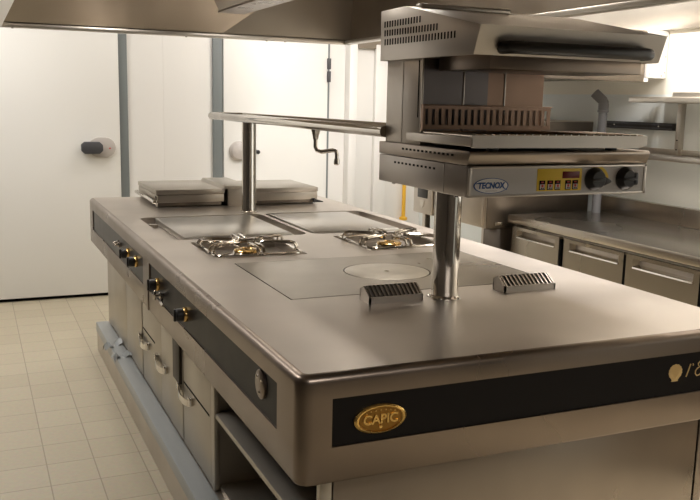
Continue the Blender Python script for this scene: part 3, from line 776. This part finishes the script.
for xx in (2.17, 2.80):
    for yy in (2.65, 3.38): B((xx - .02, yy - .02, 0), (xx + .02, yy + .02, .757), .003).build('leg', M['steel'], ov)
B((2.76, 2.62, .02), (2.78, 3.41, .52), .002).build('stand_dark_sheet', M['darksteel'], ov)  # dark sheet added to hide the bright wall under the oven
B((2.14, 2.62, .25), (2.84, 3.41, .275), .003).build('stand_shelf', M['steel'], ov)
B((2.12, 2.588, .05), (2.84, 2.60, .757), .002).build('stand_side_dark_sheet', M['darksteel'], ov)  # dark sheet added to darken the view below the oven
B((2.123, 2.578, .76), (2.85, 2.586, 1.38), .002).build('side_shade_sheet', M['darksteel'], ov)  # dark sheet over the oven side, its shade put into the colour
m = MB(); m.cyl((2.155, 2.54, .79), (2.20, 2.54, .79), .012, n=12); m.cyl((2.18, 2.54, .79), (2.18, 2.60, .79), .008, n=10)
m.build('drain_valve', M['chrome'], ov)
# gas pipe on the far wall
gp = empty('gas_pipe', (2.76, YB - .03, 0)); tag(gp, 'thin yellow gas pipe on the white wall behind the island', 'pipe')
MB().cyl((2.752, YB - .03, .50), (2.752, YB - .03, 1.05), .016, n=14).build('pipe', M['yellowpaint'], gp)
MB().lathe((2.752, YB - .03, .485), (0, 0, 1), [(.034, 0), (.034, .02), (.016, .03)], n=18).build('flange', M['yellowpaint'], gp)
# exhaust hood above the oven
wh = empty('wall_hood', (2.5, 3.0, 1.63)); tag(wh, 'stainless exhaust canopy with white end plate high on the right wall', 'exhaust canopy')
m = MB(); m.prism([(2.06, 1.625), (2.78, 1.625), (2.78, 1.885), (2.5, 1.885), (2.12, 1.70), (2.06, 1.66)], 1, 2.10, 3.5, .003); m.build('canopy', M['hood'], wh)
m = MB(); m.box((2.78, 2.085, 1.634), (2.918, 2.10, 1.885), .002)
for xx, zz in ((2.80, 1.655), (2.885, 1.647), (2.905, 1.665), (2.905, 1.75), (2.905, 1.86)): m.mat(1).lathe((xx, 2.085, zz), (0, -1, 0), [(.005, 0), (.004, .002), (0, .0025)], n=8)
m.build('end_plate', [M['white'], M['lgrey']], wh)
B((2.78, 2.10, 1.634), (2.918, 3.5, 1.885)).build('back_box', M['white'], wh)
B((2.765, 2.09, 1.612), (2.80, 2.11, 1.632), .003).build('plug', M['white'], wh)
m = MB(); m.box((2.05, 2.090, 1.610), (2.77, 2.104, 1.650), .003); m.build('lip', M['darksteel'], wh)
# grey drain pipe
dp = empty('drain_pipe', (2.80, 2.44, .85)); tag(dp, 'grey plastic pipe with angled elbow rising from the counter corner', 'pipe')
MB().cyl((2.80, 2.44, .85), (2.80, 2.44, 1.48), .026, n=20).build('pipe', M['pvc'], dp)
m = MB(); m.lathe((2.80, 2.44, 1.44), (0, 0, 1), [(.026, 0), (.033, .002), (.033, .012), (.030, .014), (.030, .050), (.026, .052)], n=24); m.build('collar', M['pvc'], dp)
m = MB(); m.tube([(2.80, 2.44, 1.475), (2.80, 2.44, 1.50), (2.798, 2.444, 1.508), (2.784, 2.462, 1.528), (2.766, 2.484, 1.553)], .029, n=20); m.build('elbow', M['pvc'], dp)
# magnetic knife strip
kr = empty('knife_rack', (2.90, 2.24, 1.37)); tag(kr, 'black magnetic knife strip on the pale right wall', 'knife rack')
m = MB(); m.prism([(1.97, 1.352), (2.515, 1.352), (2.522, 1.36), (2.522, 1.384), (2.515, 1.392), (1.97, 1.392), (1.962, 1.384), (1.962, 1.36)], 0, 2.892, XR, .002); m.build('strip', M['black'], kr)
m = MB()
for zz in (1.361, 1.383): m.box((2.889, 1.98, zz - .004), (2.893, 2.505, zz + .004), .001)
m.build('magnet_bar', M['dgrey'], kr)
for yy in (2.08, 2.44): MB().lathe((2.892, yy, 1.372), (-1, 0, 0), [(.005, 0), (.004, .003), (0, .004)], n=10).build('screw', M['chrome'], kr)
# wall shelves
def wall_shelf(y0, y1, x0, z0, z1, label):
    e = empty('wall_shelf', (2.75, (y0 + y1) / 2, z0)); tag(e, label, 'wall shelf', 'steel shelves on the right wall')
    B((x0, y0, z0), (XR, y1, z1), .003).build('board', M['rimsteel'], e)
    B((XR - .012, y0, z1), (XR, y1 - .06, z1 + .03), .002).build('back_lip', M['rimsteel'], e)
wall_shelf(.9, 2.075, 2.66, 1.500, 1.530, 'upper steel wall shelf above the knife strip height')
wall_shelf(.9, 2.30, 2.77, 1.195, 1.222, 'lower steel wall shelf below the knife strip')
sb = empty('shelf_bracket', (2.9, 1.93, 1.2)); tag(sb, 'upright steel bracket rail between the two wall shelves', 'bracket')
m = MB(); m.box((2.888, 1.918, 1.2225), (XR, 1.948, 1.4995), .002); m.mat(1).box((2.887, 1.928, 1.30), (2.889, 1.938, 1.306)); m.box((2.887, 1.928, 1.25), (2.889, 1.938, 1.256))
m.build('upright', [M['rimsteel'], M['gap']], sb)

# ------------------------------------------------------------------ world and view
w = bpy.data.worlds.new('world'); SC.world = w; w.use_nodes = True
w.node_tree.nodes['Background'].inputs['Color'].default_value = (.9, .85, .75, 1)
w.node_tree.nodes['Background'].inputs['Strength'].default_value = .05
vs = SC.view_settings; vs.view_transform = 'Standard'; vs.look = 'None'; vs.gamma = 1; vs.exposure = .45; vs.use_curve_mapping = False
SC.cycles.use_denoising = True
SC.cycles.denoiser = 'OPENIMAGEDENOISE'
SC.cycles.denoising_input_passes = 'RGB_ALBEDO_NORMAL'
SC.cycles.denoising_prefilter = 'ACCURATE'
SC.cycles.use_adaptive_sampling = False
SC.cycles.max_bounces = 10
SC.cycles.sample_clamp_indirect = 4
SC.cycles.blur_glossy = 1.0
